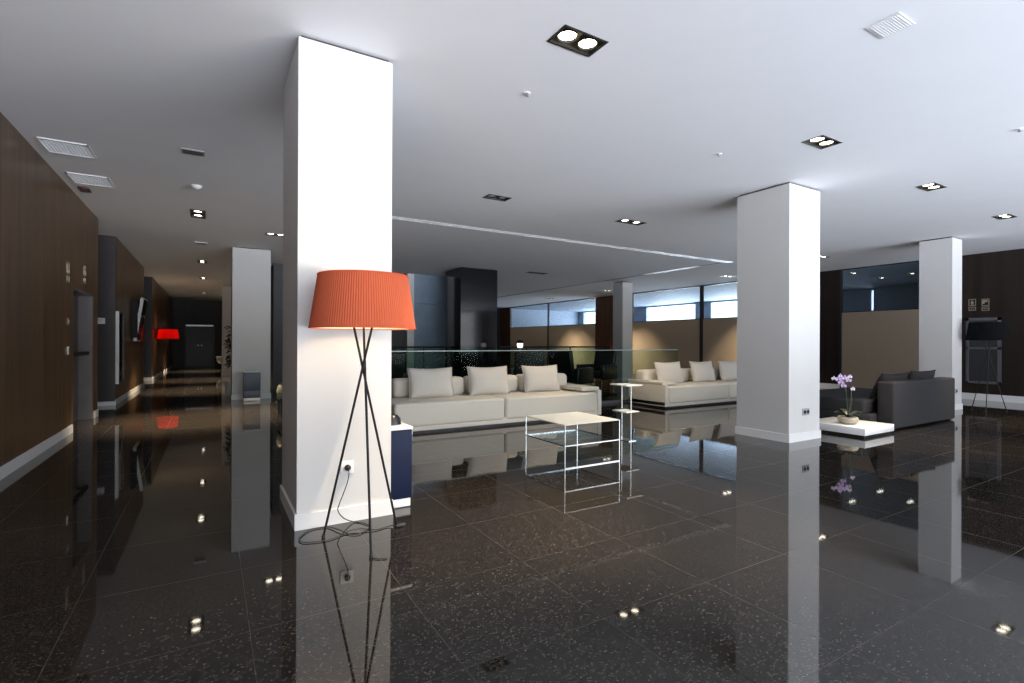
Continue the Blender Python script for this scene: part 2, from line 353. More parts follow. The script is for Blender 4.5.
# ------------------------------------------------------------------ columns
def column(name_label, x, y, wx, wy, b=.014, bhh=.10):
    t = thing('column', (x + wx / 2, y + wy / 2, 0), name_label, 'column', None)
    hx, hy = wx / 2, wy / 2
    MB().box(-hx, hx, -hy, hy, 0, HC - .022).build('shaft', M['column'], t)
    MB().box(-hx + .02, hx - .02, -hy + .02, hy - .02, HC - .022, HC).build('shadow_gap', M['frame'], t)
    MB().box(-hx - b, hx + b, -hy - b, -hy, 0, bhh).box(-hx - b, hx + b, hy, hy + b, 0, bhh).box(-hx - b, -hx, -hy, hy, 0, bhh).box(hx, hx + b, -hy, hy, 0, bhh).build('baseboard', M['base'], t)
    return t
column('broad white square column right behind the orange-shaded tripod lamp', .4744, 3.4745, .6111, .77)
column('broad white square column in the right half, before the orchid and charcoal sofa', 6.0272, 3.5593, .6748, .7084)
column('slim white column beside the right end of the charcoal sofa', 11.5995, 3.8266, .4345, .5018)
column('white column along the corridor with a blue-grey bin at its foot', .378, 11.9271, .7166, .68)
column('farthest pale column along the corridor, half hidden by the plant and nearer column', .34, 20.4, .70, .68)
column('slim white column behind the glass railing, beside the brown wall panel', 11.26, 12.05, .42, .45)
t = thing('glossy_pillar', (6.1, 12.45, 0), 'black glossy pillar rising behind the glass railing', 'pillar')
MB().box(-.54, .54, -.5, .5, 0, HC - .02).build('cladding', M['blackgloss'], t)
MB().box(-.50, .50, -.46, .46, HC - .02, HC).build('shadow_gap', M['frame'], t)
t = thing('lacquered_panel', (5.35, 14.05, 0), 'tall blue-grey glossy panel left of the black pillar', 'panel')
MB().box(-.32, .75, -.04, .04, 0, 2.32).box(-.32, .75, -.04, .04, 2.335, HC).build('sheet', M['blueglass'], t)
MB().box(-.52, -.32, -.06, .05, 0, HC).build('side_post', M['white'], t)

# ------------------------------------------------------------------ ceiling fittings
def downlight(cx, cy, w, d, lit, label, cat='ceiling light', group='recessed ceiling spotlights', spot=0, aim=None):
    t = thing('ceiling_spotlight', (cx, cy, HC), label, cat, group)
    f = .012; dp = .10
    MB().box(-w / 2 - f, w / 2 + f, -d / 2 - f, -d / 2 + .006, -.004, .006).box(-w / 2 - f, w / 2 + f, d / 2 - .006, d / 2 + f, -.004, .006).box(-w / 2 - f, -w / 2 + .006, -d / 2, d / 2, -.004, .006).box(w / 2 - .006, w / 2 + f, -d / 2, d / 2, -.004, .006).build('frame', M['frame'], t)
    MB().box(-w / 2, w / 2, -d / 2, d / 2, dp, dp + .005).box(-w / 2 - .004, -w / 2, -d / 2, d / 2, 0, dp).box(w / 2, w / 2 + .004, -d / 2, d / 2, 0, dp).box(-w / 2, w / 2, -d / 2 - .004, -d / 2, 0, dp).box(-w / 2, w / 2, d / 2, d / 2 + .004, 0, dp).build('housing', M['housing'] if lit else M['greydark'], t)
    L = w if w > d else d; ax = (1, 0) if w > d else (0, 1); r = min(w, d) * .35
    offs = (-L * .25, L * .25)
    for k, o in enumerate(offs):
        c = (o * ax[0], o * ax[1], 0)
        lm = MB().lathe([(r, .003), (r * 1.06, .012), (r, .018), (r * .86, .05)], c, 24).build('lamp_ring', M['black'], t)
        on = lit == 2 or (lit == 1)
        MB().lathe([(r * .96, .016), (r * .5, .008), (.002, .005)], c, 24, capt=True).build('lens', M['lens'] if on else M['lensdim'], lm)
        if lit and spot:
            ld = bpy.data.lights.new('spot_beam', 'SPOT'); ld.energy = spot; ld.color = (1, .80, .55); ld.spot_size = math.radians(50 if w > d and not (8 <= cx and cy > 5) else 60); ld.spot_blend = .9; ld.shadow_soft_size = .03
            lo = bpy.data.objects.new('spot_beam', ld); C.objects.link(lo); lo.parent = lm; lo.location = (c[0], c[1], -.012)
            if aim: lo.rotation_euler = Vector((aim[k][0] - cx - c[0], aim[k][1] - cy - c[1], -HC)).to_track_quat('-Z', 'Y').to_euler()
    return t
for i, dd in enumerate(DL):
    s = 0
    if dd[4]: s = 420 if i < 11 else 900
    downlight(*dd, spot=s * (1.9 if i == 0 else 1.3 if i in (8, 9, 10) else 1.0 if i == 1 else .55 if i == 4 else 1.9 if i in (11, 12, 13, 14) else .8), aim=((1.57, 3.05), (2.66, 2.44)) if i == 0 else ((XW - .35, dd[1] - .5), (XW - .35, dd[1] + .5)) if i in (8, 9, 10) else ((3.25, 4.3), (4.6, 4.6)) if i == 1 else ((3.9, 6.7), (7.9, 6.8)) if i == 4 else None)
for dd, lb in zip(BEY, ('lit spotlight seen through the right glass pane, leftmost of the three', 'lit spotlight seen through the right glass pane, middle of the three', 'lit spotlight seen through the right glass pane, nearest the slim column')):
    downlight(*dd, 2, lb, group='recessed ceiling spotlights', spot=0)
def slot(name, x0, x1, y0, y1, label, along):
    t = thing(name, ((x0 + x1) / 2, (y0 + y1) / 2, HC), label, 'air diffuser', 'linear slot diffusers')
    hx, hy = (x1 - x0) / 2, (y1 - y0) / 2; e = .02
    fr = MB()
    fr.box(-hx - e, hx + e, -hy - e, -hy + .012, -.006, .01).box(-hx - e, hx + e, hy - .012, hy + e, -.006, .01).box(-hx - e, -hx + .012, -hy, hy, -.006, .01).box(hx - .012, hx + e, -hy, hy, -.006, .01)
    fr.build('frame', M['white'], t)
    MB().box(-hx, hx, -hy, hy, .10, .105).box(-hx - .003, -hx, -hy, hy, 0, .1).box(hx, hx + .003, -hy, hy, 0, .1).box(-hx, hx, -hy - .003, -hy, 0, .1).box(-hx, hx, hy, hy + .003, 0, .1).build('plenum', M['greydark'], t)
    n = int((max(hx, hy) * 2) / .085); sl = MB()
    for k in range(n):
        u = (k + .5) / n * 2 - 1
        if along == 'x': sl.box(u * hx - .016, u * hx + .016, -hy, hy, .0, .02)
        else: sl.box(-hx, hx, u * hy - .016, u * hy + .016, .0, .02)
    if along == 'x': sl.box(-hx, hx, -.008, .008, -.004, .02)
    else: sl.box(-.008, .008, -hy, hy, -.004, .02)
    tag(sl.build('louvre', M['white'], t), kind='stuff')
slot('slot_diffuser', *SL1, 'long white slot diffuser crossing the ceiling above the white sofas', 'x')
slot('slot_diffuser', *SL2, 'short white slot diffuser running away from the end of the long one', 'y')
struct('trim_3', MB().box(10.66, 10.72, 10.6, 25.4, HC - .006, HC + .002).box(10.66, 10.72, 7.95, 8.66, HC - .006, HC + .002), M['greydark'])
def grille(name, cx, cy, w, d, label, n, along='x', cat='air vent', m='white'):
    t = thing(name, (cx, cy, HC), label, cat)
    e = .022; fr = MB()
    fr.box(-w / 2, w / 2, -d / 2, -d / 2 + e, -.012, 0).box(-w / 2, w / 2, d / 2 - e, d / 2, -.012, 0).box(-w / 2, -w / 2 + e * .6, -d / 2, d / 2, -.012, 0).box(w / 2 - e * .6, w / 2, -d / 2, d / 2, -.012, 0).build('frame', M[m], t)
    MB().box(-w / 2 + .01, w / 2 - .01, -d / 2 + .01, d / 2 - .01, -.003, -.001).build('backing', M['grey'], t)
    g = MB()
    for k in range(n):
        y = -d / 2 + e + (k + .5) / n * (d - 2 * e); g.box(-w / 2 + .01, w / 2 - .01, y - .004, y + .003, -.008, -.002)
    for k in range(14):
        x = -w / 2 + (k + .5) / 14 * w; g.box(x - .003, x + .003, -d / 2 + .01, d / 2 - .01, -.007, -.002)
    tag(g.build('louvre', M[m], t), kind='stuff')
    return t
grille('ceiling_vent', -1.265, 6.77, .40, .44, 'white ceiling vent above the wood wall, nearer of the two', 12)
grille('ceiling_vent', -1.265, 7.96, .40, .46, 'white ceiling vent above the wood wall, farther of the two, by a small red alarm', 12)
t = thing('ceiling_panel', (3.61, 1.50, HC), 'white square ceiling speaker grille at the upper right, near the window side', 'speaker')
MB().box(-.105, .105, -.09, .09, -.005, 0).build('frame', M['white'], t)
g = MB()
for k in range(11): g.box(-.09, .09, -.075 + k * .0142, -.075 + k * .0142 + .007, -.0075, -.004)
g.build('perforated_face', M['white'], t)
t = thing('ceiling_grille', (-.165, 6.22, HC), 'small flat grey grille on the ceiling at the mouth of the corridor', 'air vent')
MB().box(-.10, .10, -.075, .075, -.01, 0).build('frame', M['grey'], t); MB().box(-.085, .085, -.06, .06, -.013, -.009).build('mesh_face', M['jamb'], t)
t = thing('ceiling_grille', (-.17, 11.9, HC), 'flat pale grille over the corridor between its first two spotlights', 'air vent')
MB().box(-.11, .11, -.12, .12, -.012, 0).build('frame', M['white'], t); MB().box(-.09, .09, -.10, .10, -.016, -.011).build('mesh_face', M['grey'], t)
t = thing('smoke_detector', (-.16, 7.56, HC), 'round white smoke detector on the ceiling at the corridor', 'smoke detector')
MB().lathe([(.055, 0), (.055, -.015), (.045, -.03), (.02, -.045), (.001, -.047)], n=24).build('dome', M['white'], t); MB().lathe([(.062, 0), (.062, -.008), (.05, -.010)], n=24).build('base_ring', M['white'], t)
t = thing('alarm_box', (-1.41, 8.46, HC), 'small dark red alarm box on the ceiling beside the farther vent', 'alarm')
MB().rbox(-.055, .055, -.10, .10, -.028, 0, .006).build('housing', M['red'], t); MB().box(-.03, .03, -.05, .05, -.032, -.027).build('lens', M['greydark'], t)
for x, y, lb in ((2.14, 3.38, 'small sprinkler head in the ceiling above the glass railing, behind the nearest spotlight'), (4.54, 3.43, 'small sprinkler head in the ceiling left of the big right-hand column'), (6.35, 1.61, 'small sprinkler head at the right edge of the ceiling')):
    t = thing('sprinkler', (x, y, HC), lb, 'sprinkler', 'ceiling sprinklers')
    MB().lathe([(.028, 0), (.026, -.004), (.012, -.006)], n=20).build('rosette', M['white'], t)
    MB().lathe([(.008, 0), (.008, -.022), (.014, -.024), (.014, -.026), (.001, -.026)], n=12).build('nozzle', M['alu'], t)
t = thing('ceiling_speaker', (15.6, 10.8, HC), 'round dark pendant seen through the clear upper pane', 'pendant')
MB().tube([(0, 0, 0), (0, 0, -.09)], .012).build('rod', M['black'], t); MB().lathe([(.01, -.08), (.15, -.09), (.155, -.25), (.01, -.25)], n=24).build('drum', M['greydark'], t)

# ------------------------------------------------------------------ tripod lamps
def pleated(rb, rt, z0, z1, n=130, amp=.0016):
    mb = MB(); N = n * 2; vs = []; fs = []
    for zi in range(5):
        u = zi / 4; r0 = rb + (rt - rb) * u; z = z0 + (z1 - z0) * u
        for k in range(N):
            a = 2 * PI * k / N; r = r0 + (amp if k % 2 else -amp); vs.append((r * math.cos(a), r * math.sin(a), z))
    for zi in range(4):
        for k in range(N): fs.append((zi * N + k, zi * N + (k + 1) % N, (zi + 1) * N + (k + 1) % N, (zi + 1) * N + k))
    return mb.add(vs, fs, False)
def tripod_lamp(loc, label, feet, shade, glow=0, dz=0):
    t = thing('tripod_floor_lamp', loc, label, 'floor lamp', None)
    hub = Vector((0, 0, 1.05))
    for f in feet:
        f = Vector((f[0], f[1], .008)); e = f + (hub - f) * 1.36
        o = ((hub - f).cross(Vector((0, 0, 1)))).normalized() * .009
        lg = MB().tube([f + o, e + o], .0072, 10).build('leg', M['black'], t)
        MB().lathe([(.011, 0), (.012, .012), (.009, .02)], (f.x + o.x, f.y + o.y, -.0), 12, True, True).build('foot_cap', M['rubber'], lg)
    MB().lathe([(.010, 1.035), (.013, 1.05), (.010, 1.065)], n=16, capb=True, capt=True).build('joint', M['black'], t)
    sh = pleated(.309, .262, 1.283, 1.597).build('lamp_shade', shade, t)
    MB().lathe([(.304, 1.284), (.281, 1.44), (.257, 1.596)], n=64).build('lining', M['lining'] if shade == M['shade'] else shade, sh)
    for q, z in ((.309, 1.281), (.262, 1.595)): MB().lathe([(q - .006, z), (q + .004, z), (q + .004, z + .007), (q - .006, z + .007), (q - .006, z)], n=64).build('shade_rim', shade, sh)
    fr = MB()
    for k in range(3):
        a = k * 2 * PI / 3 + .5; fr.tube([(0, 0, 1.44), (.257 * math.cos(a), .257 * math.sin(a), 1.585)], .003, 6)
    fr.build('shade_carrier', M['black'], t)
    bl = MB().lathe([(.001, 1.40), (.03, 1.42), (.042, 1.46), (.03, 1.50), (.014, 1.53), (.014, 1.56), (.001, 1.56)], n=20).build('bulb', M['bulb'] if glow else M['lensdim'], t)
    if glow:
        ld = bpy.data.lights.new('bulb_light', 'POINT'); ld.energy = glow; ld.color = (1, .72, .42); ld.shadow_soft_size = .06
        lo = bpy.data.objects.new('bulb_light', ld); C.objects.link(lo); lo.parent = bl; lo.location = (0, 0, 1.46)
    return t
LX, LY = .795, 3.095
lamp = tripod_lamp((LX, LY, 0), 'tripod floor lamp with pleated orange-red shade in front of the near white column', [(.603 - LX, 3.262 - LY), (.763 - LX, 2.825 - LY), (1.043 - LX, 3.19 - LY)], M['shade'], 15)
# cord: socket on the column, loops on the floor, foot switch
cp = [(.786, 3.43, .365), (.783, 3.405, .33), (.770, 3.41, .265), (.722, 3.41, .14), (.716, 3.41, .10), (.755, 3.415, .045), (.822, 3.43, .006)]
cf = [(.875, 3.37), (.894, 3.29), (.853, 3.245), (.80, 3.20), (.745, 3.225), (.70, 3.32), (.65, 3.42), (.555, 3.425), (.475, 3.33), (.468, 3.245), (.535, 3.205), (.622, 3.20), (.70, 3.235), (.76, 3.27), (.83, 3.255), (.905, 3.215), (.99, 3.235), (1.03, 3.215)]
# the loops cross: lift alternate passes a little
zz = [.006, .006, .006, .006, .006, .012, .006, .006, .006, .006, .006, .006, .006, .010, .014, .006, .006, .012]
cord = MB().tube(smooth_path([(a - LX, b_ - LY, c) for a, b_, c in cp] + [(a - LX, b_ - LY, z) for (a, b_), z in zip(cf, zz)], 8), .0032, 8).build('cord', M['rubber'], lamp)
MB().lathe([(.020, 0), (.021, .02), (.016, .034), (.006, .04)], n=20, capb=True, capt=True).xform(Matrix.Translation((.786 - LX, 3.466 - LY, .365)) @ Matrix.Rotation(PI / 2, 4, 'X')).build('plug', M['rubber'], cord)
MB().rbox(1.03 - LX, 1.10 - LX, 3.185 - LY, 3.215 - LY, .001, .022, .006).build('foot_switch', M['rubber'], cord)
MB().tube(smooth_path([(.768 - LX, 2.82 - LY, .005), (.79 - LX, 2.79 - LY, .005), (.815 - LX, 2.775 - LY, .005), (.845 - LX, 2.765 - LY, .005)], 6), .0028, 6).build('cord_end', M['rubber'], lamp)
def feet(r, a0): return [(r * math.cos(a0 + k * 2 * PI / 3), r * math.sin(a0 + k * 2 * PI / 3)) for k in range(3)]
tripod_lamp((12.12, 3.48, 0), 'tripod floor lamp with black shade before the dark wood wall at the right', feet(.27, 1.2), M['shadeblack'])
tripod_lamp((-1.20, 20.0, 0), 'tripod lamp with bright red shade by the wood wall deep in the corridor', feet(.27, .2), M['shadered'], 22)

# ------------------------------------------------------------------ soft furniture
def pillow_mesh(w, h, t, n=14, seed=0):
    rnd = random.Random(seed); vs = []; fs = []; idx = {}
    ph = [rnd.uniform(0, 6) for _ in range(4)]
    for side in (1, -1):
        for i in range(n + 1):
            for j in range(n + 1):
                u, v = i / n * 2 - 1, j / n * 2 - 1
                edge = i in (0, n) or j in (0, n)
                key = (i, j) if edge else (i, j, side)
                if key in idx: continue
                px = u * (1 - .045 * (1 - v * v) * u * u); pz = v * (1 - .05 * (1 - u * u) * v * v)
                k = ((1 - abs(u) ** 2.6) * (1 - abs(v) ** 2.6)) ** .55
                k *= 1 + .05 * math.sin(3 * u + ph[0]) * math.sin(2.5 * v + ph[1])
                sag = -.012 * math.cos(PI * u / 2) * (v > 0) * v
                idx[key] = len(vs); vs.append((px * w / 2, side * k * t / 2, pz * h / 2 + sag))
        for i in range(n):
            for j in range(n):
                q = []
                for a, b_ in ((i, j), (i + 1, j), (i + 1, j + 1), (i, j + 1)):
                    e = a in (0, n) or b_ in (0, n); q.append(idx[(a, b_) if e else (a, b_, side)])
                fs.append(tuple(q))
    return MB().add(vs, fs, True)
def cushion_obj(loc, w, h, t, lean, rz, m, label, group, seed=0, name='throw_pillow'):
    th = thing(name, loc, label, 'pillow', group, rz)
    Mx = Matrix.Rotation(lean, 4, 'X') @ Matrix.Translation((0, 0, h / 2))
    pm = pillow_mesh(w, h, t, 16, seed).xform(Mx)
    pm.build('cover', m, th, auto=180)
    pts = []
    n = 20
    for k in range(4 * n):
        s = k // n; u = (k % n) / n * 2 - 1
        a, b_ = [(u, -1), (1, u), (-u, 1), (-1, -u)][s]
        pts.append(Mx @ Vector((a * (1 - .045 * (1 - b_ * b_) * a * a) * w / 2, 0, b_ * (1 - .05 * (1 - a * a) * b_ * b_) * h / 2 - .012 * math.cos(PI * a / 2) * (b_ > 0) * b_)))
    MB().tube(pts + [pts[0]], .0045, 6, False).build('piping', m, th)
    return th
def sofa(x, y, L, D, label, mirror=False, back=()):
    """front edge at local y=0, runs 0..L in x; arm at the right end unless mirrored"""
    t = thing('sofa', (x, y, 0), label, 'sofa', 'long ivory sofas')
    X = (lambda a, b_: (L - b_, L - a)) if mirror else (lambda a, b_: (a, b_))
    def B(mb, a, b_, *r, **k):
        p, q = X(a, b_); return mb.rbox(p, q, *r, **k)
    aw = .36
    MB().box(*X(.12, L - .06), .06, D - .06, 0, .04).build('plinth', M['dark'], t)
    mb = MB(); B(mb, .03, L, .02, D, .032, .125, .012); mb.build('base', M['sofa'], t)
    half = L * .475
    for a, b_ in ((0, half - .006), (half + .006, L - .095)):
        mb = MB(); B(mb, a, b_, 0, D - .02, .085, .405, .045, seg=4); sc_ = mb.build('seat_cushion', M['sofa'], t)
        p, q = X(a, b_)
        MB().tube([(p + .03, -.001, .37), (q - .03, -.001, .37)], .004, 6).build('seam', M['sofa'], sc_)
    mb = MB(); B(mb, L - .09, L, .01, D, .034, .44, .018); arm = mb.build('armrest', M['sofa'], t)
    mb = MB(); B(mb, L - aw, L + .004, .08, D, .425, .485, .016); mb.build('arm_pad', M['sofa'], arm)
    for a, b_ in back:
        mb = MB(); B(mb, a, b_, D - .30, D - .02, .40, .675, .07, seg=4); mb.build('backrest', M['sofa'], t)
    p, q = X(.14, .25)
    MB().box(p, q, .012, .10, 0, .07).build('leg', M['white'], t)
    return t
S1X, S1Y, SL, SD = 2.02, 6.33, 3.46, 1.0
sofa(S1X, S1Y, SL, SD, 'long ivory sofa behind the low white coffee table', back=((.22, 1.34), (1.38, 2.30), (2.34, 3.30)))
for i, (x, w, lb) in enumerate(((2.74, .66, 'ivory throw pillow on the nearer sofa, first from the near column'), (3.68, .66, 'ivory throw pillow in the middle of the nearer sofa'), (4.66, .68, 'ivory throw pillow on the nearer sofa, closest to its armrest'))):
    cushion_obj((x, S1Y + .50, .405), w * 1.04, .445, .17, -.26, random.uniform(-.05, .05), M['pillow'], lb, 'ivory throw pillows', i)
S2X, S2Y = 7.15, 6.51
sofa(S2X, S2Y, SL, .98, 'ivory sofa partly hidden behind the big right-hand column', mirror=True, back=((.15, 1.0), (1.04, 1.92), (1.96, 2.62), (2.72, 3.32)))
for i, (x, w, lb) in enumerate(((7.80, .66, 'ivory throw pillow on the farther sofa, nearest its armrest'), (8.80, .66, 'ivory throw pillow on the farther sofa, second from its armrest'), (9.70, .68, 'ivory throw pillow on the farther sofa, cut off by the big column'))):
    cushion_obj((x, S2Y + .46, .405), w * 1.05, .445, .17, -.26, random.uniform(-.05, .05), M['pillow'], lb, 'ivory throw pillows', 5 + i)

# charcoal sofa seen from behind, at right
t = thing('sofa', (8.13, 3.32, 0), 'charcoal fabric sofa seen from behind, beside the orchid', 'sofa')
MB().rbox(0, 2.07, 0, .215, .018, .675, .03, 4).build('backrest', M['char'], t)
MB().rbox(-.17, 2.07, .30, 1.55, .20, .405, .035, 4).build('seat_cushion', M['char'], t)
MB().rbox(-.17, 2.07, .215, 1.55, .018, .21, .02).build('base', M['char'], t)
for a, b_ in ((.05, .05), (1.98, .05), (.05, 1.42), (1.98, 1.42)): MB().box(a, a + .06, b_, b_ + .06, 0, .03).build('leg', M['black'], t)
cushion_obj((8.62, 3.66, .415), .84, .40, .17, .42, 0, M['charp'], 'charcoal pillow on the dark sofa, nearer the orchid', 'charcoal pillows', 11)
cushion_obj((9.55, 3.66, .415), .86, .415, .19, .40, .0, M['charp'], 'charcoal pillow on the dark sofa, nearer the slim column', 'charcoal pillows', 12)

# black lounge chairs behind the railing
def lounge_chair(x, y, rz, label):
    t = thing('lounge_chair', (x, y, 0), label, 'armchair', 'black lounge chairs', rz)
    MB().rbox(-.34, .34, -.34, .36, .24, .42, .04).build('seat', M['leather'], t)
    MB().rbox(-.34, .34, -.07, .07, 0, .66, .045).xform(Matrix.Translation((0, .36, .38)) @ Matrix.Rotation(-.2, 4, 'X')).build('backrest', M['leather'], t)
    for s in (-1, 1):
        MB().rbox(s * .40 - .06, s * .40 + .06, -.34, .38, .2, .60, .035).build('armrest', M['leather'], t)
    for a in (-1, 1):
        for b_ in (-.28, .30): MB().tube([(a * .36, b_, 0), (a * .36, b_, .25)], .014).build('leg', M['chrome'], t)
    return t
lounge_chair(7.72, 10.1, 1.9, 'black leather lounge chair behind the railing, near the slim column')
lounge_chair(6.35, 9.9, 2.6, 'black leather lounge chair behind the railing, below the black pillar')
lounge_chair(2.75, 9.3, 2.9, 'black leather lounge chair behind the railing, beside the near white column')
lounge_chair(9.3, 11.0, -1.3, 'black leather lounge chair behind the railing, just left of the side table')

# ------------------------------------------------------------------ tables
t = thing('coffee_table', (2.893, 3.875, 0), 'low white square coffee table with thin wire frame', 'coffee table')
W, Dp, H_ = .696, .70, .422; r = .0038
MB().box(0, W, 0, Dp, H_ - .007, H_).build('tabletop', M['cream'], t)
for a in (0, W):
    for b_ in (0, Dp):
        aa = r if a == 0 else W - r; bb = r if b_ == 0 else Dp - r
        MB().box(aa - r, aa + r, bb - r, bb + r, 0, H_ - .007).build('leg', M['chrome'], t)
MB().box(2 * r, W - 2 * r, 0, 2 * r, 0, .009).build('floor_rail', M['chrome'], t)
sh = MB().box(2 * r, W - 2 * r, 0, .012, .212, .222).box(2 * r, W - 2 * r, Dp - .012, Dp, .212, .222).box(0, .009, 2 * r, Dp - 2 * r, .212, .222).box(W - .009, W, 2 * r, Dp - 2 * r, .212, .222).build('shelf_frame', M['chrome'], t)
MB().box(.012, W - .012, .014, Dp - .014, .214, .222).build('glass_shelf', M['glass'], sh)

t = thing('side_table', (4.44, 4.60, 0), 'tall slim white side table right of the coffee table', 'side table')
MB().box(-.10, .155, -.04, .27, .676, .688).build('tabletop', M['whitemetal'], t)
MB().box(-.10, .11, -.03, .22, .352, .364).build('shelf', M['whitemetal'], t)
MB().box(-.06, .06, -.03, .20, 0, .008).build('base_plate', M['chrome'], t)
for q in (0, .16): MB().tube([(0, q, .006), (0, q, .68)], .008, 10).build('post', M['chrome'], t)

t = thing('plinth_table', (7.144, 3.232, 0), 'low white slab table carrying the orchid beside the charcoal sofa', 'low table')
MB().rbox(0, .78, 0, .78, .032, .125, .004, 2).build('slab', M['white'], t)
MB().box(.03, .75, .03, .75, 0, .032).build('recessed_base', M['black'], t)
# orchid
t = thing('potted_orchid', (7.40, 3.56, .125), 'lilac orchid in a pale round stoneware bowl on the white slab table', 'potted plant')
MB().lathe([(.06, 0), (.095, .012), (.122, .05), (.124, .075), (.108, .098), (.096, .092), (.108, .07), (.10, .04), (.001, .04)], n=36, capb=True).build('pot', M['pot'], t)
MB().lathe([(.108, .072), (.06, .080), (.001, .082)], n=24).build('bark', M['greydark'], t)
def blade(base, az, length, w, rise, droop, n=10):
    vs = []; fs = []; ca, sa = math.cos(az), math.sin(az)
    for i in range(n + 1):
        u = i / n; rad = length * u; z = rise * math.sin(u * PI * .62) - droop * u * u; ww = w * math.sin(PI * min(1, .12 + u * .88)) ** .7
        for k, o in enumerate((-1, 0, 1)):
            vs.append((base[0] + ca * rad - sa * o * ww / 2, base[1] + sa * rad + ca * o * ww / 2, base[2] + z + (0 if o == 0 else .012)))
    for i in range(n):
        for k in range(2): fs.append((i * 3 + k, i * 3 + k + 1, i * 3 + 4 + k, i * 3 + 3 + k))
    mb = MB().add(vs, fs, True)
    nv = len(mb.v); mb.add([(x, y, z - .004) for x, y, z in vs], [tuple(reversed(f)) for f in fs], True)
    return mb
for az, ln, w, ri, dr in ((2.7, .20, .062, .10, .02), (-.25, .26, .06, .10, .04), (.9, .19, .058, .12, .03), (-1.6, .16, .055, .08, .03), (3.9, .17, .06, .07, .04)):
    blade((0, 0, .075), az, ln, w, ri, dr).build('leaf', M['leaf'], t)
RV = Vector((.859, -.511, 0))
def flower(c, s, m, face, par):
    c = Vector(c); f = Vector(face).normalized(); a = f.cross(Vector((0, 0, 1))).normalized(); b_ = a.cross(f)
    mb = MB()
    for k, (an, ll, ww) in enumerate(((PI / 2, 1, .62), (PI / 2 + 2.2, .95, .55), (PI / 2 - 2.2, .95, .55), (.12, 1, 1.0), (PI - .12, 1, 1.0))):
        d = a * math.cos(an) + b_ * math.sin(an); p = f.cross(d)
        ring = [c + f * .004 * s]
        pts = []
        for q in range(11):
            th = q / 10 * 2 * PI
            pts.append(c + d * (s * ll * .52 * (1 - math.cos(th)) / 1.0 * .5 * 2) + p * (s * ww * .42 * math.sin(th)) + f * (.12 * s * math.sin(th / 2)) - f * .02 * s * k)
        cen = c + d * s * .5 * ll + f * .1 * s
        mb.add([cen] + pts, [(0, q + 1, q + 2) for q in range(10)], True)
        mb.add([cen - f * .003] + [x - f * .003 for x in pts], [(0, q + 2, q + 1) for q in range(10)], True)
    o = mb.build('flower', m, par)
    MB().lathe([(.001, -.1 * s), (.16 * s, 0), (.10 * s, .18 * s), (.001, .24 * s)], n=8).xform(Matrix.Translation(c + f * .08 * s)).build('lip', M['lip'], o)
    return o
fc = Vector((-.511, -.859, .05))
for tip, lean in (((-.12, .05), 0), ((.02, .0), 1)):
    top = RV * (tip[0] - .0) + Vector((0, tip[1],   .585 if lean == 0 else .615))
    path = [(0, 0, .07), tuple(RV * (-.01 if lean == 0 else .05) + Vector((0, 0, .28))), tuple(RV * (-.045 if lean == 0 else .035) + Vector((0, 0, .50))), tuple(top)]
    MB().tube(smooth_path(path, 8), .0045, 6).build('stem', M['stem'], t)
for u, z, s, m in ((-.20, .665, .045, 'petalw'), (-.13, .66, .055, 'petal'), (-.09, .615, .055, 'petal'), (-.03, .67, .055, 'petal'), (-.05, .57, .05, 'petal'), (.03, .64, .05, 'petal'), (.05, .69, .042, 'petalw'), (-.10, .70, .045, 'petal')):
    flower(RV * (u * .85 - .035) + fc * .03 + Vector((0, 0, z - .055)), s * .74, M[m], fc + RV * random.uniform(-.4, .4), t)
MB().tube(smooth_path([(0, 0, .07), tuple(RV * .03 + Vector((0, 0, .25))), tuple(RV * .055 + Vector((0, 0, .47)))], 8), .004, 6).build('stem', M['stem'], t)
flower(RV * .055 + fc * .02 + Vector((0, 0, .47)), .032, M['petalw'], fc, t)

# ------------------------------------------------------------------ glass railing
t = thing('glass_railing', (1.0, 7.72, 0), 'frameless glass railing with slim metal top edge behind the white sofas', 'railing')
xr = [-.05, 1.45, 2.95, 4.45, 5.95, 7.85]
for a, b_ in zip(xr[:-1], xr[1:]):
    p = MB().box(a + .004, b_ - .004, -.008, .008, .03, 1.055).build('glass_panel', M['glassr'], t)
    MB().box(a + .004, b_ - .004, -.0085, .0085, 1.055, 1.068).build('polished_edge', M['glassedge'], p)
MB().box(xr[0], xr[-1], -.03, .03, 0, .05).build('floor_channel', M['greydark'], t)
t = thing('handrail_balustrade', (3.2, 12.6, 0), 'dark thin handrail on glass far behind the white sofas', 'railing')
MB().box(0, 8.0, -.025, .025, 1.06, 1.10).build('handrail', M['black'], t)
for k in range(5):
    MB().box(k * 1.6 + .01, k * 1.6 + 1.59, -.006, .006, .04, 1.06).build('glass_panel', M['glassr'], t)
for k in range(6):
    MB().box(k * 1.6 - .012, k * 1.6 + .012, -.015, .015, 0, 1.06).build('post', M['frame'], t)

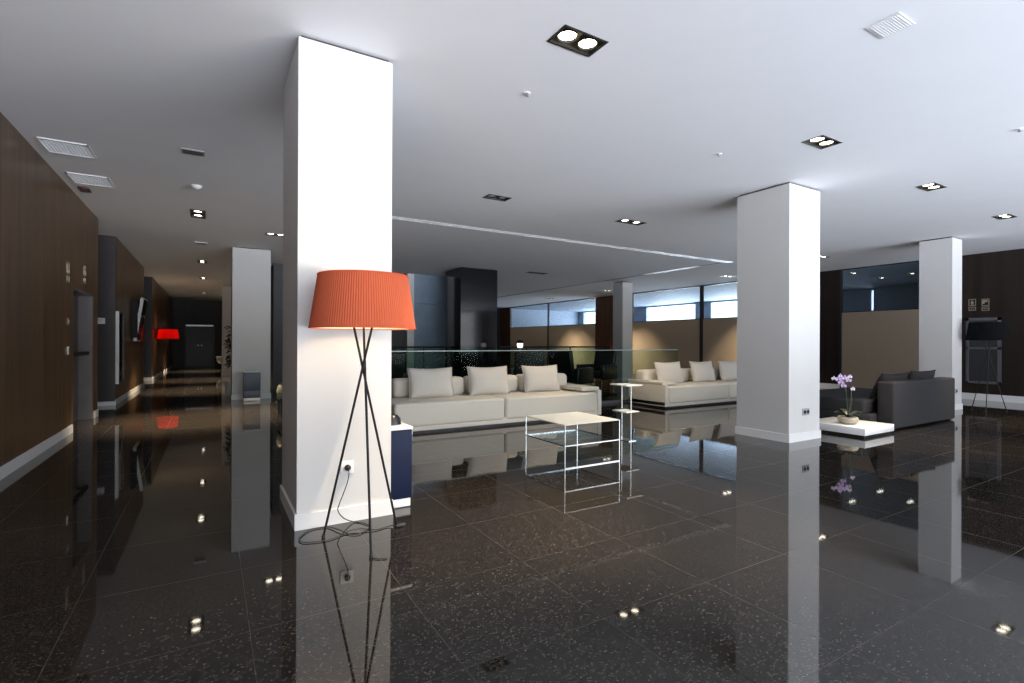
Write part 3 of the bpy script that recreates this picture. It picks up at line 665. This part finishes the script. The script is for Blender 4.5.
# small standing lamp and table in the lounge behind
t = thing('side_table', (6.75, 10.95, 0), 'small dark round side table behind the railing, carrying a glowing lamp', 'side table')
MB().lathe([(.22, .50), (.225, .51), (.22, .525)], n=28, capb=True, capt=True).build('tabletop', M['black'], t)
MB().tube([(0, 0, .01), (0, 0, .51)], .02).build('post', M['black'], t); MB().lathe([(.16, 0), (.16, .012), (.03, .03)], n=24, capb=True).build('base_plate', M['black'], t)
t = thing('table_lamp', (6.75, 10.95, .525), 'small table lamp with glowing white globe and black cap behind the railing', 'table lamp')
MB().tube([(0, 0, .0), (0, 0, .56)], .012).build('stand', M['alu'], t)
MB().lathe([(.07, 0), (.07, .012), (.012, .02)], n=20, capb=True).build('base_plate', M['black'], t)
MB().lathe([(.06, .555), (.075, .60), (.075, .66), (.07, .665)], n=20, capb=True, capt=True).build('globe', M['glow'], t); MB().lathe([(.08, .665), (.08, .73), (.02, .75)], n=20, capb=True, capt=True).build('cap', M['black'], t)
t = thing('low_table', (1.14, 9.0, 0), 'low dark table glimpsed between the near column and the corridor column', 'table')
MB().box(-.2, .2, -.2, .2, .27, .30).build('tabletop', M['black'], t)
for a in (-.17, .17):
    for b_ in (-.17, .17): MB().box(a - .015, a + .015, b_ - .015, b_ + .015, 0, .27).build('leg', M['black'], t)
tag(MB().lathe([(.03, 0), (.055, .03), (.07, .10), (.055, .17), (.035, .20), (.04, .215), (.034, .215), (.03, .20)], n=24, capb=True).build('vase', M['vase'], None, (.985, 9.0, .30)), 'olive round vase standing on the low dark table', 'vase')

# ------------------------------------------------------------------ bins
def bin_(x, y, w, d, h, body, label, liner=False):
    t = thing('litter_bin', (x, y, 0), label, 'bin')
    if liner: MB().rbox(0, w, 0, d, .065, h - .02, .006, 2).build('body', body, t)
    else:
        MB().rbox(0, w, 0, d, h * .365, h - .02, .006, 2).build('body', body, t); MB().rbox(0, w, 0, d, .065, h * .355, .006, 2).build('lower_flap', body, t)
    MB().rbox(-.006, w + .006, -.006, d + .006, h - .02, h, .005, 2).build('lid', M['white'], t)
    MB().rbox(.008, w - .008, .006, d - .008, .004, .065, .004, 2).build('foot_band', M['white'], t)
    if liner: MB().lathe([(.001, .075), (.04, .07), (.062, .045), (.068, 0)], (w * .42, d * .5, h), 20).build('liner_bag', M['liner'], t)
    return t
bin_(1.102, 3.56, .168, .34, .585, M['navy'], 'navy blue bin with white lid against the right side of the near column', True)
bin_(.565, 11.50, .31, .17, .60, M['slate'], 'blue-grey bin with white lid and foot at the corridor column')

# ------------------------------------------------------------------ wall fittings
def socket(loc, label, holes_=1, cov=M['white'], hm=M['black'], rz=0):
    t = thing('wall_socket', loc, label, 'socket', None, rz)
    w = .085 if holes_ == 1 else .15
    MB().rbox(-w / 2, w / 2, -.010, 0, -.0425, .0425, .003, 2).build('plate', cov, t)
    for k in range(holes_):
        c = 0 if holes_ == 1 else (-.034 + .068 * k)
        MB().lathe([(.022, 0), (.024, .006), (.018, .006), (.018, .002), (.001, .002)], n=20).xform(Matrix.Translation((c, -.010, 0)) @ Matrix.Rotation(PI / 2, 4, 'X')).build('outlet', hm, t)
    return t
socket((.786, 3.4745, .365), 'white wall socket on the near column holding the lamp plug', cov=M['white'], hm=M['white'])
socket((6.385, 3.5593, .355), 'grey double wall socket on the big right-hand column', 2, M['grey'])
socket((11.78, 3.8266, .345), 'small dark wall socket low on the slim right-hand column', 1, M['grey'])
def pictogram(loc, label, kind, s=1.0):
    t = thing('wall_sign', loc, label, 'sign', 'pictogram wall signs', PI / 2 if loc[0] < 5 else -PI / 2)
    w, h = .125, .125; e = .012; f = MB()
    for z0, hh in ((0.005, .15), (-.10, .085)):
        f.box(-w / 2, w / 2, -.006, 0, z0, z0 + e).box(-w / 2, w / 2, -.006, 0, z0 + hh - e, z0 + hh).box(-w / 2, -w / 2 + e, -.006, 0, z0, z0 + hh).box(w / 2 - e, w / 2, -.006, 0, z0, z0 + hh)
    f.build('outline', M['sign'], t)
    g = MB()
    if kind == 'figure':
        g.box(-.012, .012, -.006, 0, .10, .125).box(-.026, .026, -.006, 0, .055, .095).box(-.018, -.004, -.006, 0, .022, .055).box(.004, .018, -.006, 0, .022, .055).box(-.035, .035, -.006, 0, -.07, -.055)
    else:
        g.box(-.045, .035, -.006, 0, .085, .130).box(-.045, -.015, -.006, 0, .05, .085).box(-.04, .04, -.006, 0, -.062, -.05)
    g.build('pictogram', M['sign'], t)
    return t
for loc, lb, k in (((XL, 8.43, 2.05), 'pictogram sign on the left wood wall, nearer the camera', 'figure'), ((XL, 9.42, 2.13), 'pictogram sign on the left wood wall, just above the doorway', 'flag'), ((XW, 4.37, 2.04), 'pictogram sign with standing figure on the dark right wall, left of the pair', 'figure'), ((XW, 4.15, 2.03), 'pictogram sign on the dark right wall, right of the pair', 'flag')): pictogram(loc, lb, k)
t = thing('wall_switch', (XL, 8.44, 1.45), 'square grey switch plate on the wood wall left of the doorway', 'switch', None, PI / 2)
MB().rbox(-.06, .06, -.01, 0, -.045, .045, .003, 2).build('plate', M['jamb'], t); MB().box(-.03, .03, -.013, -.009, -.025, .025).build('rocker', M['sign'], t)
t = thing('card_reader', (XL, 8.42, 1.08), 'small white upright door reader below the switch plate', 'card reader', None, PI / 2)
MB().rbox(-.025, .025, -.014, 0, -.05, .05, .003, 2).build('housing', M['white'], t); MB().box(-.012, .012, -.016, -.013, -.02, .03).build('reader_window', M['grey'], t)
t = thing('door_sign', (-1.765, 11.985, 1.578), 'pale rectangular sign on the end of the first wall bay beyond the door', 'sign')
MB().box(-.082, .07, -.012, 0, -.055, .055).build('plate', M['paper'], t)
MB().box(-.065, .04, -.014, -.011, .012, .026).box(-.065, .01, -.014, -.011, -.02, -.008).build('lettering', M['grey'], t)
t = thing('display_case', (-1.545, 12.38, 1.08), 'tall narrow glazed case with white edge on the wood wall before the screen', 'display case')
MB().box(0, .05, .31, .33, -.69, .69).box(0, .05, -.30, .31, .67, .69).box(0, .05, -.30, .31, -.69, -.67).build('frame', M['greydark'], t)
MB().box(0, .05, -.33, -.30, -.69, .69).build('edge_strip', M['white'], t)
MB().box(0, .035, -.30, .30, -.66, .66).build('glass_front', M['screen'], t)
t = thing('television', (-1.525, 14.2, 1.70), 'flat screen tilted down on the left corridor wall', 'television')
MB().box(-.015, .10, -.02, .5, -.42, .42).build('wall_bracket', M['black'], t)
tv = MB().box(-.03, .03, 0, .78, -.50, .50).xform(Matrix.Translation((.115, 0, .0)) @ Matrix.Rotation(.14, 4, 'Y')).build('casing', M['whitemetal'], t)
MB().box(.03, .034, .03, .75, -.47, .47).xform(Matrix.Translation((.115, 0, .0)) @ Matrix.Rotation(.14, 4, 'Y')).build('screen', M['screen'], tv)
t = thing('service_hatch', (XW, 4.18, 1.07), 'grey framed glazed hatch on the dark right wall behind the black lamp', 'hatch', None, -PI / 2)
w, h = .29, .71
MB().box(-w, w, -.03, 0, h - .06, h).box(-w, w, -.03, 0, -h, -h + .05).box(w - .06, w, -.03, 0, -h, h).box(-w, -w + .05, -.03, 0, -h, h).box(-w, w, -.03, 0, .03, .075).build('frame', M['greydark'], t)
MB().box(-w + .05, w - .06, -.015, 0, -h + .05, h - .06).build('panel', M['dark'], t)

# ------------------------------------------------------------------ corridor plant and white chair
t = thing('potted_plant', (.40, 12.98, 0), 'tall dark leafy plant peeping out behind the corridor column', 'potted plant')
MB().lathe([(.11, 0), (.15, .30), (.16, .32), (.14, .32), (.13, .28), (.001, .28)], n=28, capb=True).build('planter', M['white'], t)
MB().tube([(0, 0, .28), (.02, .0, .8), (-.01, .01, 1.5)], [.016, .013, .006]).build('stem', M['foliage'], t)
fo = MB(); rnd = random.Random(3)
for k in range(110):
    z = .62 + .92 * rnd.random(); az = rnd.uniform(0, 2 * PI); ln = rnd.uniform(.06, .13); r0 = rnd.uniform(0, .06)
    b_ = blade((r0 * math.cos(az), r0 * math.sin(az), z), az, ln, .045, rnd.uniform(-.03, .05), .05, 4); fo.add(b_.v, b_.f, True)
fo.build('foliage', M['foliage'], t)
t = thing('tub_chair', (.44, 23.2, 0), 'white tub chair in the distance beside the farthest corridor column', 'chair')
MB().lathe([(.03, .30), (.16, .33), (.24, .42), (.27, .62), (.255, .62), (.22, .44), (.14, .38), (.001, .37)], n=28).build('shell', M['white'], t)
MB().tube([(0, 0, .02), (0, 0, .34)], .025).build('stem', M['black'], t); MB().lathe([(.2, 0), (.2, .015), (.03, .03)], n=24, capb=True).build('base_plate', M['black'], t)

# ------------------------------------------------------------------ daylight
w = bpy.data.worlds.new('daylight'); bpy.context.scene.world = w; w.use_nodes = True
nt = w.node_tree; N = nt.nodes.new; L = nt.links.new; bg = nt.nodes['Background']
tc = N('ShaderNodeTexCoord'); sp = N('ShaderNodeSeparateXYZ'); L(tc.outputs['Generated'], sp.inputs[0])
rp = N('ShaderNodeValToRGB'); cr = rp.color_ramp
mr = N('ShaderNodeMapRange'); mr.inputs['From Min'].default_value = -1; mr.inputs['From Max'].default_value = 1; L(sp.outputs['Z'], mr.inputs['Value']); L(mr.outputs[0], rp.inputs['Fac'])
cr.elements[0].position = 0; cr.elements[0].color = (.36, .39, .44, 1)
cr.elements[1].position = 1; cr.elements[1].color = (.30, .33, .38, 1)
for p, c in ((.27, (.43, .48, .57, 1)), (.39, (.79, .86, .99, 1)), (.45, (.76, .81, .90, 1)), (.482, (.16, .17, .18, 1)), (.51, (.12, .125, .13, 1)), (.58, (.26, .275, .29, 1))): e = cr.elements.new(p); e.color = c
dt = N('ShaderNodeVectorMath'); dt.operation = 'DOT_PRODUCT'; dt.inputs[1].default_value = (.70, -.71, 0); L(tc.outputs['Generated'], dt.inputs[0])
mx = N('ShaderNodeMath'); mx.operation = 'MAXIMUM'; mx.inputs[1].default_value = 0; L(dt.outputs['Value'], mx.inputs[0])
pw = N('ShaderNodeMath'); pw.operation = 'POWER'; pw.inputs[1].default_value = 3; L(mx.outputs[0], pw.inputs[0])
ma = N('ShaderNodeMath'); ma.operation = 'MULTIPLY_ADD'; ma.inputs[1].default_value = 5; ma.inputs[2].default_value = 20; L(pw.outputs[0], ma.inputs[0])
L(rp.outputs[0], bg.inputs['Color']); L(ma.outputs[0], bg.inputs['Strength'])
def portal(name, loc, rot, sx, sy):
    ld = bpy.data.lights.new(name, 'AREA'); ld.shape = 'RECTANGLE'; ld.size = sx; ld.size_y = sy; ld.cycles.is_portal = True
    o = bpy.data.objects.new(name, ld); C.objects.link(o); o.location = loc; o.rotation_euler = rot
portal('window_daylight', ((-1.45 + 13.7) / 2, YF - .1, 1.53), (-PI / 2, 0, PI), 15.15, 2.94)
portal('side_window_daylight', (XB + .1, (12.2 + 24.9) / 2, 2.0), (PI / 2, 0, PI / 2), 12.7, 2.2)  # spans the visible windows and the added opening

# ------------------------------------------------------------------ camera
cam = bpy.data.cameras.new('camera'); co = bpy.data.objects.new('camera', cam); C.objects.link(co)
F_PX, YAW, PITCH, ROLL, CY = 506.344, math.radians(30.7444), math.radians(.0532), math.radians(.2221), 342.3715
cam.sensor_fit = 'HORIZONTAL'; cam.sensor_width = 36; cam.lens = F_PX / 1024 * 36
cam.shift_y = (CY - 341.5) / 1024
fw = Vector((math.sin(YAW), math.cos(YAW), 0)); rt = Vector((math.cos(YAW), -math.sin(YAW), 0)); up = Vector((0, 0, 1))
f2 = fw * math.cos(PITCH) + up * math.sin(PITCH); u2 = up * math.cos(PITCH) - fw * math.sin(PITCH)
r3 = rt * math.cos(ROLL) + u2 * math.sin(ROLL); u3 = u2 * math.cos(ROLL) - rt * math.sin(ROLL)
mw = Matrix((r3, u3, -f2)).transposed().to_4x4(); mw.translation = (0, 0, 1.2)
co.matrix_world = mw
cam.clip_start = .05
sc = bpy.context.scene; sc.camera = co
sc.view_settings.view_transform = 'Standard'; sc.view_settings.look = 'None'; sc.view_settings.gamma = 1; sc.view_settings.exposure = 0
sc.view_settings.use_curve_mapping = False
sc.cycles.use_denoising = True
try: sc.cycles.denoising_prefilter = 'NONE'
except Exception: pass
sc.cycles.max_bounces = 10; sc.cycles.diffuse_bounces = 5; sc.cycles.glossy_bounces = 5; sc.cycles.transparent_max_bounces = 16
sc.cycles.sample_clamp_indirect = 8
